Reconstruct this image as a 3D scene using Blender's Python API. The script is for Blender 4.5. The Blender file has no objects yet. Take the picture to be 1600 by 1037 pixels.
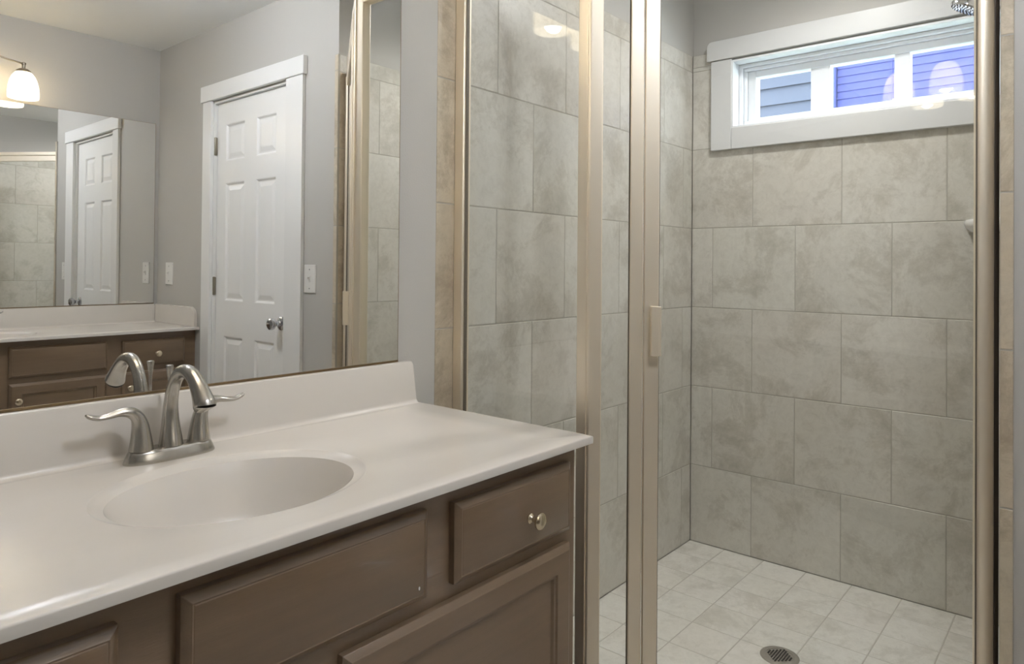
import bpy, bmesh, math, random
from mathutils import Vector, Matrix, noise
C = bpy.context.scene.collection
sc = bpy.context.scene
PI = math.pi

# ------------------------------------------------------------------ camera
F_PX, CYH = 1094.6, 404.6
yaw, pitch, roll = 0.7002, 0.0093, -0.0086
cam_d = bpy.data.cameras.new('camera'); cam = bpy.data.objects.new('camera', cam_d); C.objects.link(cam)
f0 = Vector((math.cos(yaw), math.sin(yaw), 0)); r0 = Vector((math.sin(yaw), -math.cos(yaw), 0)); zz = Vector((0, 0, 1))
fw = f0 * math.cos(pitch) + zz * math.sin(pitch); up = -f0 * math.sin(pitch) + zz * math.cos(pitch)
cr, sr = math.cos(roll), math.sin(roll)
R = r0 * cr - up * sr; U = r0 * sr + up * cr
M = Matrix((R, U, -fw)).transposed().to_4x4(); M.translation = Vector((0, -1.33, 1.15))
cam.matrix_world = M
cam_d.sensor_width = 36; cam_d.lens = F_PX * 36 / 1600; cam_d.shift_y = -(518.5 - CYH) / 1600
cam_d.clip_start = 0.02
sc.camera = cam
# ------------------------------------------------------------------ world / light / exposure
w = bpy.data.worlds.new('sky'); sc.world = w; w.use_nodes = True
bg = w.node_tree.nodes['Background']; bg.inputs[0].default_value = (0.72, 0.83, 1.0, 1); bg.inputs[1].default_value = 24.0
sc.view_settings.view_transform = 'Standard'; sc.view_settings.look = 'None'
sc.view_settings.exposure = 0.55; sc.view_settings.gamma = 1.0; sc.view_settings.use_curve_mapping = False
BULB_W = 0.5          # watts of each bulb's point light
SHADE_E = 0.5         # glow of the frosted shades
def disk_light(name, loc, size, watts, col=(.98, .99, 1)):
    d = bpy.data.lights.new(name, 'AREA'); d.shape = 'DISK'; d.size = size; d.energy = watts; d.color = col
    o = bpy.data.objects.new(name, d); C.objects.link(o); o.location = loc; return o
GLOBE_L = 64.0        # radiance of the added fill globe, a sphere of 9 cm radius
sd_ = bpy.data.lights.new('shower_fill_light', 'SPOT'); sd_.energy = 36; sd_.spot_size = math.radians(168); sd_.spot_blend = 1.0; sd_.shadow_soft_size = .06; sd_.color = (1, .99, .97)
so_ = bpy.data.objects.new('shower_fill_light', sd_); C.objects.link(so_); so_.location = (2.22, -.60, 2.375)      # unseen light added to brighten the shower, aimed straight down
po_d = bpy.data.lights.new('window_portal', 'AREA'); po_d.shape = 'RECTANGLE'; po_d.size = 0.9; po_d.size_y = 0.26
po = bpy.data.objects.new('window_portal', po_d); C.objects.link(po)
po.location = (2.95, -0.64, 1.85); po.rotation_euler = (0, PI / 2, 0); po_d.size = 0.3; po_d.size_y = 0.95
po_d.cycles.is_portal = True
po.rotation_euler = Vector((-1, 0, 0)).to_track_quat('-Z', 'Y').to_euler()
po_d.size = 0.95; po_d.size_y = 0.3

# ------------------------------------------------------------------ materials
def srgb(r, g, b):
    f = lambda c: (c / 255 / 12.92) if c / 255 <= .04045 else ((c / 255 + .055) / 1.055) ** 2.4
    return (f(r), f(g), f(b), 1)
def mat(name, col, rough=.5, metal=0, spec=.5, coat=0, bump=0, bscale=200, vary=0, vscale=3, emis=None, estr=0, aniso=None):
    m = bpy.data.materials.new(name); m.use_nodes = True; nt = m.node_tree; b = nt.nodes['Principled BSDF']
    b.inputs['Base Color'].default_value = col; b.inputs['Roughness'].default_value = rough
    b.inputs['Metallic'].default_value = metal; b.inputs['Specular IOR Level'].default_value = spec
    b.inputs['Coat Weight'].default_value = coat; b.inputs['Coat Roughness'].default_value = .08
    if emis: b.inputs['Emission Color'].default_value = emis; b.inputs['Emission Strength'].default_value = estr
    tc = nt.nodes.new('ShaderNodeTexCoord')
    if vary:
        n = nt.nodes.new('ShaderNodeTexNoise'); n.inputs['Scale'].default_value = vscale; n.inputs['Detail'].default_value = 6
        mp = nt.nodes.new('ShaderNodeMapping'); nt.links.new(tc.outputs['Object'], mp.inputs[0]); nt.links.new(mp.outputs[0], n.inputs[0])
        if aniso: mp.inputs['Scale'].default_value = aniso
        mx = nt.nodes.new('ShaderNodeMixRGB'); mx.blend_type = 'MIX'
        mx.inputs[1].default_value = [c * (1 - vary) for c in col[:3]] + [1]; mx.inputs[2].default_value = [min(1, c * (1 + vary)) for c in col[:3]] + [1]
        nt.links.new(n.outputs[0], mx.inputs[0]); nt.links.new(mx.outputs[0], b.inputs['Base Color'])
    if bump:
        n = nt.nodes.new('ShaderNodeTexNoise'); n.inputs['Scale'].default_value = bscale; n.inputs['Detail'].default_value = 3
        mp = nt.nodes.new('ShaderNodeMapping'); nt.links.new(tc.outputs['Object'], mp.inputs[0]); nt.links.new(mp.outputs[0], n.inputs[0])
        if aniso: mp.inputs['Scale'].default_value = aniso
        bp = nt.nodes.new('ShaderNodeBump'); bp.inputs['Strength'].default_value = bump; bp.inputs['Distance'].default_value = .002
        nt.links.new(n.outputs[0], bp.inputs['Height']); nt.links.new(bp.outputs[0], b.inputs['Normal'])
    return m
def tile_mat(name, dark, mid, light, rough=.35):
    """mottled stone-look porcelain; every tile shifts the pattern by its own 'tile_offset' attribute"""
    m = bpy.data.materials.new(name); m.use_nodes = True; nt = m.node_tree; b = nt.nodes['Principled BSDF']; L = nt.links
    tc = nt.nodes.new('ShaderNodeTexCoord'); at = nt.nodes.new('ShaderNodeAttribute'); at.attribute_name = 'tile_offset'
    ad = nt.nodes.new('ShaderNodeVectorMath'); ad.operation = 'ADD'; L.new(tc.outputs['Object'], ad.inputs[0]); L.new(at.outputs['Vector'], ad.inputs[1])
    def nz(scale, detail, rough_, dist):
        n = nt.nodes.new('ShaderNodeTexNoise'); n.inputs['Scale'].default_value = scale; n.inputs['Detail'].default_value = detail
        n.inputs['Roughness'].default_value = rough_; n.inputs['Distortion'].default_value = dist; L.new(ad.outputs[0], n.inputs['Vector']); return n
    def ramp(n, stops):
        c = nt.nodes.new('ShaderNodeValToRGB'); e = c.color_ramp
        e.elements[0].position, e.elements[0].color = stops[0]; e.elements[1].position, e.elements[1].color = stops[-1]
        for p_, c_ in stops[1:-1]: e.elements.new(p_).color = c_
        L.new(n.outputs[0], c.inputs[0]); return c
    base = ramp(nz(2.6, 5, .5, .3), [(.32, mid), (.68, light)])
    patch = ramp(nz(4.6, 15, .74, .35), [(.36, (1, 1, 1, 1)), (.45, (.5, .5, .5, 1)), (.50, (0, 0, 0, 1))])
    n2 = nz(30, 14, .82, .6)
    grain = ramp(n2, [(.36, (.80, .79, .77, 1)), (.56, (1, 1, 1, 1))])
    m1 = nt.nodes.new('ShaderNodeMixRGB'); L.new(patch.outputs[0], m1.inputs[0]); L.new(base.outputs[0], m1.inputs[1]); m1.inputs[2].default_value = dark
    wn = nt.nodes.new('ShaderNodeTexWhiteNoise'); L.new(at.outputs['Vector'], wn.inputs['Vector'])
    tn = nt.nodes.new('ShaderNodeMixRGB'); tn.inputs[1].default_value = (1.0, .985, .965, 1); tn.inputs[2].default_value = (.98, .99, .965, 1); L.new(wn.outputs['Value'], tn.inputs[0])
    tm = nt.nodes.new('ShaderNodeMixRGB'); tm.blend_type = 'MULTIPLY'; tm.inputs[0].default_value = 1; L.new(m1.outputs[0], tm.inputs[1]); L.new(tn.outputs[0], tm.inputs[2])
    mu = nt.nodes.new('ShaderNodeMixRGB'); mu.blend_type = 'MULTIPLY'; mu.inputs[0].default_value = .7
    L.new(tm.outputs[0], mu.inputs[1]); L.new(grain.outputs[0], mu.inputs[2])
    L.new(mu.outputs[0], b.inputs['Base Color']); b.inputs['Roughness'].default_value = rough
    bp = nt.nodes.new('ShaderNodeBump'); bp.inputs['Strength'].default_value = .12; bp.inputs['Distance'].default_value = .002
    L.new(n2.outputs[0], bp.inputs['Height']); L.new(bp.outputs[0], b.inputs['Normal'])
    return m
def glass_mat(name, tint=(.985, .992, .988, 1), refl=1.0):
    m = bpy.data.materials.new(name); m.use_nodes = True; nt = m.node_tree; nt.nodes.clear(); L = nt.links
    out = nt.nodes.new('ShaderNodeOutputMaterial'); tr = nt.nodes.new('ShaderNodeBsdfTransparent'); tr.inputs[0].default_value = tint
    gl = nt.nodes.new('ShaderNodeBsdfGlossy'); gl.inputs['Roughness'].default_value = 0.0
    lw = nt.nodes.new('ShaderNodeLayerWeight'); lw.inputs[0].default_value = .5
    p = nt.nodes.new('ShaderNodeMath'); p.operation = 'POWER'; p.inputs[1].default_value = 5
    q = nt.nodes.new('ShaderNodeMath'); q.operation = 'MULTIPLY_ADD'; q.inputs[1].default_value = .95; q.inputs[2].default_value = .045 * refl
    q.use_clamp = True
    mx = nt.nodes.new('ShaderNodeMixShader')
    L.new(lw.outputs['Facing'], p.inputs[0]); L.new(p.outputs[0], q.inputs[0]); L.new(q.outputs[0], mx.inputs[0])
    L.new(tr.outputs[0], mx.inputs[1]); L.new(gl.outputs[0], mx.inputs[2]); L.new(mx.outputs[0], out.inputs[0])
    return m
def mirror_mat():
    m = bpy.data.materials.new('mirror_silver'); m.use_nodes = True; b = m.node_tree.nodes['Principled BSDF']
    b.inputs['Base Color'].default_value = (.94, .945, .935, 1); b.inputs['Metallic'].default_value = 1; b.inputs['Roughness'].default_value = 0.0
    return m
def shade_mat():
    m = bpy.data.materials.new('frosted_shade_glass'); m.use_nodes = True; nt = m.node_tree; nt.nodes.clear(); L = nt.links
    out = nt.nodes.new('ShaderNodeOutputMaterial'); d = nt.nodes.new('ShaderNodeBsdfDiffuse'); d.inputs[0].default_value = (.9, .86, .76, 1)
    t = nt.nodes.new('ShaderNodeBsdfTranslucent'); t.inputs[0].default_value = (.95, .90, .78, 1)
    m1 = nt.nodes.new('ShaderNodeMixShader'); m1.inputs[0].default_value = .6; L.new(d.outputs[0], m1.inputs[1]); L.new(t.outputs[0], m1.inputs[2])
    e = nt.nodes.new('ShaderNodeEmission'); e.inputs[0].default_value = (1, .95, .85, 1); e.inputs[1].default_value = SHADE_E
    a = nt.nodes.new('ShaderNodeAddShader'); L.new(m1.outputs[0], a.inputs[0]); L.new(e.outputs[0], a.inputs[1]); L.new(a.outputs[0], out.inputs[0])
    return m
PAINT = mat('painted_wall_grey', srgb(187, 184, 178), .7, bump=.25, bscale=260)
CEIL = mat('painted_ceiling', srgb(238, 238, 236), .8, bump=.2, bscale=200)
TRIM = mat('white_trim_paint', srgb(236, 235, 232), .32, bump=.05, bscale=60)
WTRIM = mat('window_trim_paint', srgb(208, 208, 207), .32, bump=.05, bscale=60)
DOORM = mat('white_door_paint', srgb(242, 241, 238), .28, bump=.05, bscale=80)
TILE = tile_mat('grey_stone_tile', srgb(186, 181, 171), srgb(205, 201, 193), srgb(214, 211, 204))
TILEF = tile_mat('pale_floor_tile', srgb(204, 200, 192), srgb(222, 218, 211), srgb(228, 225, 220), .45)
TILEW = tile_mat('tan_edge_tile', srgb(172, 158, 139), srgb(194, 181, 160), srgb(204, 192, 172), .4)
GROUT = mat('grout', srgb(176, 171, 160), .9, vary=.1, vscale=20)
GROUTF = mat('floor_grout', srgb(188, 183, 173), .9, vary=.1, vscale=20)
MARBLE = mat('cultured_marble', srgb(214, 208, 200), .24, spec=.5, coat=0, vary=.035, vscale=3, aniso=(1, 3, 3))
WOOD = mat('dark_stained_wood', srgb(121, 100, 78), .30, spec=.6, coat=.35, vary=.16, vscale=6, bump=.12, bscale=60, aniso=(1, 9, 9))
WOODIN = mat('cabinet_side_wood', srgb(70, 56, 44), .4, vary=.12, vscale=8)
FRAMEM = mat('brushed_nickel_frame', srgb(246, 235, 216), .45, metal=.78, bump=.05, bscale=90, aniso=(1, 1, .02))
FRAMED = mat('gap_shade_and_nozzles', srgb(64, 54, 45), .6); GASK = mat('pane_gasket', srgb(104, 94, 80), .5)  # first one: shade of the hinge gap as colour, also the nozzles
NICKEL = mat('brushed_nickel', srgb(184, 180, 173), .26, metal=1, bump=.05, bscale=120, aniso=(1, 1, .05))
KNOBM = mat('champagne_knob_metal', srgb(214, 200, 176), .25, metal=1)
HINGE = mat('hinge_metal', srgb(156, 148, 134), .35, metal=1)
CHROME = mat('chrome', srgb(205, 205, 208), .1, metal=1)
GLASS = glass_mat('shower_glass'); WGLASS = glass_mat('window_glass', (.95, .98, .97, 1))
MIRROR = mirror_mat(); MEDGE = mat('mirror_edge_metal', srgb(128, 108, 80), .4, metal=.7)
SHADE = shade_mat()
BULB = mat('bulb_glow', (1, .9, .75, 1), .5, emis=(1, .88, .70, 1), estr=14)
PLATE = mat('switch_plate_plastic', srgb(226, 224, 218), .35)
CERAM = mat('white_ceramic', srgb(226, 224, 220), .12, coat=.3)
VINYL = mat('white_vinyl', srgb(232, 234, 236), .3)
SIDING = mat('grey_siding', srgb(47, 48, 53), .9, spec=0, vary=.08, vscale=4)
BLIND = mat('blue_blind', srgb(44, 45, 72), .9, spec=0)
BLINDB = mat('neighbour_window_trim', srgb(54, 56, 84), .9, spec=0)
ROOMF = mat('bath_floor_vinyl', srgb(188, 182, 172), .45, vary=.1, vscale=4)
DARK = mat('dark_hole', srgb(30, 26, 22), .6)
CAULK = mat('caulk', srgb(205, 198, 184), .6)

# ------------------------------------------------------------------ helpers
def link(name, bm, m, parent=None, smooth=False, bevel=0):
    me = bpy.data.meshes.new(name)
    bmesh.ops.recalc_face_normals(bm, faces=bm.faces)
    bm.to_mesh(me); bm.free()
    for x in (m if isinstance(m, (list, tuple)) else [m]): me.materials.append(x)
    o = bpy.data.objects.new(name, me); C.objects.link(o)
    if smooth:
        for p in me.polygons: p.use_smooth = True
        if smooth != 'all':
            me.set_sharp_from_angle(angle=math.radians(smooth if smooth is not True else 40))
    if bevel:
        b = o.modifiers.new('bevel', 'BEVEL'); b.width = bevel; b.segments = 2; b.limit_method = 'ANGLE'; b.angle_limit = math.radians(40)
        for p in me.polygons: p.use_smooth = True
        me.set_sharp_from_angle(angle=math.radians(40))
        b.harden_normals = False
    if parent is not None:
        o.parent = parent; o.matrix_parent_inverse = parent.matrix_world.inverted() if False else Matrix.Translation(-parent.location) if parent.type == 'EMPTY' and parent.parent is None else Matrix.Identity(4)
    return o
def tag(o, label=None, cat=None, group=None, kind=None):
    if label: o['label'] = label
    if cat: o['category'] = cat
    if group: o['group'] = group
    if kind: o['kind'] = kind
    return o
def thing(name, label, cat, loc, group=None):
    o = bpy.data.objects.new(name, None); C.objects.link(o); o.location = loc; o.empty_display_size = .05
    return tag(o, label, cat, group)
def sub(name, bm, m, parent, **k):
    """a part of a part: parent is a mesh with geometry in world units"""
    o = link(name, bm, m, None, **k); o.parent = parent
    return o
def struct(name, bm, m, **k):
    o = link(name, bm, m, **k); o['kind'] = 'structure'; return o
def box(bm, x0, x1, y0, y1, z0, z1, mi=0):
    x0, x1 = min(x0, x1), max(x0, x1); y0, y1 = min(y0, y1), max(y0, y1); z0, z1 = min(z0, z1), max(z0, z1)
    v = [bm.verts.new(p) for p in ((x0, y0, z0), (x1, y0, z0), (x1, y1, z0), (x0, y1, z0), (x0, y0, z1), (x1, y0, z1), (x1, y1, z1), (x0, y1, z1))]
    for f in ((3, 2, 1, 0), (4, 5, 6, 7), (0, 1, 5, 4), (1, 2, 6, 5), (2, 3, 7, 6), (3, 0, 4, 7)):
        bm.faces.new([v[i] for i in f]).material_index = mi
    return v
def boxes(*bs):
    bm = bmesh.new()
    for b in bs: box(bm, *b)
    return bm
def obox(bm, p0, d, n, t0, t1, s0, s1, z0, z1):
    """box in an oblique vertical plane: along d from t0..t1, along n from s0..s1"""
    pts = []
    for z in (z0, z1):
        for t, s in ((t0, s0), (t1, s0), (t1, s1), (t0, s1)):
            pts.append(bm.verts.new((p0[0] + d[0] * t + n[0] * s, p0[1] + d[1] * t + n[1] * s, z)))
    for f in ((3, 2, 1, 0), (4, 5, 6, 7), (0, 1, 5, 4), (1, 2, 6, 5), (2, 3, 7, 6), (3, 0, 4, 7)):
        bm.faces.new([pts[i] for i in f])
def poly_prism(bm, pts, z0, z1):
    a = [bm.verts.new((x, y, z0)) for x, y in pts]; b = [bm.verts.new((x, y, z1)) for x, y in pts]; n = len(pts)
    bm.faces.new(a[::-1]); bm.faces.new(b)
    for i in range(n): bm.faces.new((a[i], a[(i + 1) % n], b[(i + 1) % n], b[i]))
def lathe(bm, prof, c=(0, 0, 0), axis='z', seg=40, cap0=True, cap1=True):
    """prof: (radius, height) pairs"""
    rings = []
    for r, h in prof:
        ring = []
        for i in range(seg):
            a = 2 * PI * i / seg; u, v = r * math.cos(a), r * math.sin(a)
            p = {'z': (u, v, h), 'y': (u, h, v), 'x': (h, u, v)}[axis]
            ring.append(bm.verts.new((c[0] + p[0], c[1] + p[1], c[2] + p[2])))
        rings.append(ring)
    for a, b in zip(rings, rings[1:]):
        for i in range(seg): bm.faces.new((a[i], a[(i + 1) % seg], b[(i + 1) % seg], b[i]))
    if cap0: bm.faces.new(rings[0][::-1])
    if cap1: bm.faces.new(rings[-1])
def sweep(bm, path, seg=28, side=Vector((1, 0, 0)), cap=True):
    """path: (point, r_side, r_other); rings perpendicular to the path; 'side' is one ring axis"""
    n = len(path); rings = []
    P = [Vector(p[0]) for p in path]
    for i in range(n):
        t = (P[min(i + 1, n - 1)] - P[max(i - 1, 0)]).normalized()
        s = (side - t * side.dot(t)).normalized(); o = t.cross(s)
        rings.append([bm.verts.new(P[i] + s * (path[i][1] * math.cos(2 * PI * k / seg)) + o * (path[i][2] * math.sin(2 * PI * k / seg))) for k in range(seg)])
    for a, b in zip(rings, rings[1:]):
        for k in range(seg): bm.faces.new((a[k], a[(k + 1) % seg], b[(k + 1) % seg], b[k]))
    if cap: bm.faces.new(rings[0][::-1]); bm.faces.new(rings[-1])
def spline(pts, m=8):
    """Catmull-Rom through tuples of numbers"""
    out = []; n = len(pts)
    for i in range(n - 1):
        p0, p1, p2, p3 = pts[max(i - 1, 0)], pts[i], pts[i + 1], pts[min(i + 2, n - 1)]
        for k in range(m):
            t = k / m
            out.append(tuple(.5 * ((2 * b) + (-a + c) * t + (2 * a - 5 * b + 4 * c - d) * t * t + (-a + 3 * b - 3 * c + d) * t ** 3) for a, b, c, d in zip(p0, p1, p2, p3)))
    out.append(tuple(pts[-1])); return out
def panel(bm, m, u0, u1, v0, v1, prof, back=None):
    """concentric rectangles: m(u,v,w)->point, prof (inset, w); last is filled; first may be capped"""
    rings = []
    for ins, wv in prof:
        rings.append([bm.verts.new(m(u, v, wv)) for u, v in ((u0 + ins, v0 + ins), (u1 - ins, v0 + ins), (u1 - ins, v1 - ins), (u0 + ins, v1 - ins))])
    for a, b in zip(rings, rings[1:]):
        for i in range(4): bm.faces.new((a[i], a[(i + 1) % 4], b[(i + 1) % 4], b[i]))
    bm.faces.new(rings[-1])
    if back: bm.faces.new(rings[0][::-1])

# tiles ------------------------------------------------------------
H, Z0 = 0.3307, 1.3129            # tile height and the height of one horizontal joint
def tiled(name, m, rects, mats=(GROUT, TILE), gap=.0030, th=.007, seed=1, base=None, **k):
    """rects: (u0,u1,v0,v1,mi) each one tile; m(u,v,w)->world with w out of the wall; base: list of grout rects"""
    bm = bmesh.new(); rnd = random.Random(seed)
    lay = bm.verts.layers.float_vector.new('tile_offset')
    def slab(u0, u1, v0, v1, w0, w1, bev, mi, off):
        ps = [(0, w0), (0, w1 - bev), (bev, w1)]
        rings = []
        for ins, wv in ps:
            ring = [bm.verts.new(m(u, v, wv)) for u, v in ((u0 + ins, v0 + ins), (u1 - ins, v0 + ins), (u1 - ins, v1 - ins), (u0 + ins, v1 - ins))]
            for q in ring: q[lay] = off
            rings.append(ring)
        fs = [bm.faces.new(rings[-1]), bm.faces.new(rings[0][::-1])]
        for a, b in zip(rings, rings[1:]):
            for i in range(4): fs.append(bm.faces.new((a[i], a[(i + 1) % 4], b[(i + 1) % 4], b[i])))
        for f in fs: f.material_index = mi
    for (u0, u1, v0, v1) in base: slab(u0, u1, v0, v1, 0, .0090, .0002, 0, (0, 0, 0))
    g = gap / 2
    for (u0, u1, v0, v1, mi) in rects:
        off = Vector((rnd.uniform(-40, 40), rnd.uniform(-40, 40), rnd.uniform(-40, 40)))
        slab(u0 + g, u1 - g, v0 + g, v1 - g, .002, .010, .0012, mi, off)
    o = link(name, bm, list(mats), **k); return o
def cells(u0, u1, zlo, zhi, offs, L=.334, cap=True, holes=()):
    """running-bond cells clipped to the rectangle; offs(k) = joint position in row k"""
    out = []; k = -4
    while Z0 + k * H < zhi - .002:
        a, b = max(zlo, Z0 + k * H), min(zhi, Z0 + (k + 1) * H)
        o = offs(k); j = math.floor((u0 - o) / L)
        while o + j * L < u1 - .001:
            c, d = max(u0, o + j * L), min(u1, o + (j + 1) * L)
            if d - c > .006 and b - a > .006:
                out += [r + (1,) for r in clip((c, d, a, b), holes)]
            j += 1
        k += 1
    return out
def clip(r, holes):
    rs = [r]
    for (h0, h1, g0, g1) in holes:
        nx = []
        for (a, b, c, d) in rs:
            if b <= h0 or a >= h1 or d <= g0 or c >= g1: nx.append((a, b, c, d)); continue
            if c < g0: nx.append((a, b, c, g0))
            if d > g1: nx.append((a, b, g1, d))
            cc, dd = max(c, g0), min(d, g1)
            if a < h0: nx.append((a, h0, cc, dd))
            if b > h1: nx.append((h1, b, cc, dd))
        rs = nx
    return [r for r in rs if r[1] - r[0] > .008 and r[3] - r[2] > .008]

# ------------------------------------------------------------------ room shell
XS, YR, XD, YO, ZC, XL = 2.759, -1.165, 1.80, -2.913, 2.39, -1.7
TT = 2.044                         # top of the tiling
struct('wall_front', boxes((XL - .1, 2.95, 0.010, .13, -.03, ZC)), PAINT)          # vanity wall: painted face pulled to y=0 below
bm = boxes((XL, 1.268, 0, .0102, 0, ZC), (1.268, XS + .01, .002, .0102, TT, ZC))
struct('trim_1', bm, PAINT)
struct('wall_back', boxes((XL - .1, XD + .1, YO - .12, YO, -.03, ZC)), PAINT)
struct('wall_left', boxes((XL - .1, XL, YO, .01, -.03, ZC)), PAINT)
# door wall with its opening, and the stub that closes the shower on the right
DY0, DY1, DZ = -2.262, -1.548, 1.992         # opening
struct('wall_right', boxes((XD, XD + .11, YO, DY0, -.03, ZC), (XD, XD + .11, DY1, -1.175, -.03, ZC), (XD, XD + .11, DY0, DY1, DZ, ZC),
                           (XD + .11, 2.90, -1.275, -1.175, -.03, ZC)), PAINT)
WY0, WY1, WZ0, WZ1 = -1.095, -.176, 1.714, 1.992   # window opening
struct('wall_far', boxes((XS + .01, 2.90, -1.175, .01, -.03, WZ0), (XS + .01, 2.90, -1.175, .01, WZ1, ZC),
                         (XS + .01, 2.90, -1.175, WY0, WZ0, WZ1), (XS + .01, 2.90, WY1, .01, WZ0, WZ1)), PAINT)
struct('ceiling', boxes((XL - .1, 2.90, YO - .12, .13, ZC, ZC + .08)), CEIL)
struct('floor', boxes((XL - .1, 1.91, YO - .12, .01, -.11, -.03), (1.91, 2.90, -1.275, .01, -.11, -.03)), ROOMF)
bm = bmesh.new()
poly_prism(bm, [(XL, 0), (1.30, 0), (1.30, -.45), (XD, -1.17), (XD, YO), (XL, YO)], -.031, -.0)
struct('floor_covering', bm, ROOMF)

# tiling of the shower
oA = lambda k: 1.5085 + (0 if k % 2 else .167)
oB = lambda k: -.0934 - (.167 if k % 2 == 0 else 0)
oC = lambda k: 2.014
mA = lambda u, v, w: (u, .010 - w, v)
mB = lambda u, v, w: (XS + .010 - w, u, v)
mR = lambda u, v, w: (u, YR - .010 + w, v)
HDR = 1.968
rA = cells(1.338, XS, 0, TT, oA)
strip = []
for k in range(-4, 2): strip.append((1.268, 1.338, max(0, Z0 + k * H), min(Z0 + (k + 1) * H, HDR), 2))
strip.append((1.268, 1.338, HDR, TT, 1))
t = tiled('wall_front_tile', mA, rA + strip, (GROUT, TILE, TILEW), seed=3, base=[(1.268, XS, 0, TT)]); t['kind'] = 'structure'
holes = [(WY0, WY1, WZ0, WZ1)]
rB = cells(YR, 0, 0, TT, oB, holes=holes)
t = tiled('wall_far_tile', mB, rB, seed=8, base=clip((YR, -.001, 0, TT), holes)); t['kind'] = 'structure'
oR = lambda k: 2.014 + (.167 if k % 2 == 0 else 0)
rR = cells(1.835, XS, 0, TT, oR)
strip = []
for k in range(-4, 2): strip.append((1.797, 1.835, max(0, Z0 + k * H), min(Z0 + (k + 1) * H, HDR), 2))
strip.append((1.797, 1.835, HDR, TT, 1))
t = tiled('wall_side_tile', mR, rR + strip, (GROUT, TILE, TILEW), seed=11, base=[(1.797, XS, 0, TT)]); t['kind'] = 'structure'
mE = lambda u, v, w: (XD - w, u, v)
strip = [(-1.190, -1.164, max(0, Z0 + k * H), min(Z0 + (k + 1) * H, TT), 1) for k in range(-4, 3)]
t = tiled('trim_2', mE, strip, (GROUT, TILEW), seed=21, base=[(-1.189, -1.165, 0, TT)]); t['kind'] = 'structure'
# shower floor: square tiles, falling gently to the drain
mF = lambda u, v, w: (u, v, -.010 + w)
fl = []
Lf = .161
ix0 = 2.291 - 7 * Lf; iy0 = -.313 + 2 * Lf
for i in range(0, 12):
    for j in range(0, 9):
        a, b = ix0 + i * Lf, ix0 + (i + 1) * Lf; c, d = iy0 - (j + 1) * Lf, iy0 - j * Lf
        a, b, c, d = max(a, 1.34), min(b, XS), max(c, YR), min(d, 0)
        if b - a > .01 and d - c > .01:
            xm, ym = (a + b) / 2, (c + d) / 2
            tt_ = (xm - 1.326) * .817 + (ym + .441) * .577     # distance inside the diagonal
            if tt_ > -.05: fl.append((a, b, c, d, 1))
t = tiled('floor_shower_tile', mF, fl, (GROUTF, TILEF), gap=.0035, seed=5, base=[(1.34, XS, YR, 0)]); t['kind'] = 'structure'

# geometry of the neo-angle enclosure
V = Vector((1.326, -.441, 0)); J = Vector((1.835, -1.163, 0)); dd = (J - V).normalized(); nn = Vector((-dd.y, dd.x, 0))
if nn.x < 0: nn = -nn              # nn points into the shower
# curb
bm = bmesh.new()
poly_prism(bm, [(1.30, -.002), (1.30, -.455), (1.7975, -1.1635), (1.88, -1.1635), (1.40, -.43), (1.40, -.002)], 0, .09)
cb = struct('trim_3', bm, TILEF, bevel=.004)

# baseboards
bh = .09
struct('baseboard_right', boxes((XD - .014, XD, -2.38, YO + .53, 0, bh), (XD - .014, XD, -1.44, -1.192, 0, bh)), TRIM, bevel=.003)
struct('baseboard_left', boxes((XL, XL + .014, YO, 0, 0, bh)), TRIM, bevel=.003)

# ------------------------------------------------------------------ window
win = thing('window_1', None, None, (XS, -.6, 1.85)); win['kind'] = 'structure'
def wpart(name, bm, m, **k): return link(name, bm, m, win, **k)
# casing: sides, bottom and a thicker head with rounded ears
bm = boxes((XS - .020, XS + .009, -.178, -.090, 1.630, 1.998), (XS - .020, XS + .009, YR + .002, -1.093, 1.630, 1.998), (XS - .020, XS + .009, -1.093, -.178, 1.630, 1.716))
wpart('casing', bm, WTRIM, bevel=.0025)
bm = bmesh.new()
yz = [(-.074, 2.000), (-.0735, 2.045)] + [(-.0735 - .022 * (1 - math.cos(a)), 2.058 + .022 * math.sin(a)) for a in [i * PI / 2 / 6 for i in range(7)]] + [(YR + .002, 2.080), (YR + .002, 2.000)]
a = [bm.verts.new((XS - .026, y, z)) for y, z in yz]; b = [bm.verts.new((XS + .009, y, z)) for y, z in yz]
bm.faces.new(a); bm.faces.new(b[::-1])
for i in range(len(yz)): bm.faces.new((a[i], b[i], b[(i + 1) % len(yz)], a[(i + 1) % len(yz)]))
wpart('head_casing', bm, WTRIM, bevel=.002)
# jamb lining and stepped vinyl frame
def rect_frame(bm, x0, x1, y0, y1, z0, z1, t, tb=None):
    tb = t if tb is None else tb
    box(bm, x0, x1, y0, y1, z0, z0 + tb); box(bm, x0, x1, y0, y1, z1 - t, z1)
    box(bm, x0, x1, y0, y0 + t, z0 + tb, z1 - t); box(bm, x0, x1, y1 - t, y1, z0 + tb, z1 - t)
bm = bmesh.new(); rect_frame(bm, XS - .018, 2.895, WY0 + .0005, WY1 - .0005, WZ0 + .0005, WZ1 - .0005, .008)
wpart('jamb', bm, VINYL, bevel=.001)
bm = bmesh.new()
y0, y1, z0, z1 = WY0 + .009, WY1 - .009, WZ0 + .009, WZ1 - .009
rect_frame(bm, 2.800, 2.880, y0, y1, z0, z1, .014)
rect_frame(bm, 2.815, 2.878, y0 + .0145, y1 - .0145, z0 + .0145, z1 - .0145, .013)
wpart('window_frame', bm, VINYL, bevel=.002)
gy0, gy1, gz0, gz1 = -1.035, -.246, 1.762, 1.928
bm = bmesh.new()
box(bm, 2.828, 2.872, y0 + .028, gy0, z0 + .028, z1 - .028); box(bm, 2.828, 2.872, gy1, y1 - .028, z0 + .028, z1 - .028)
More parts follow.
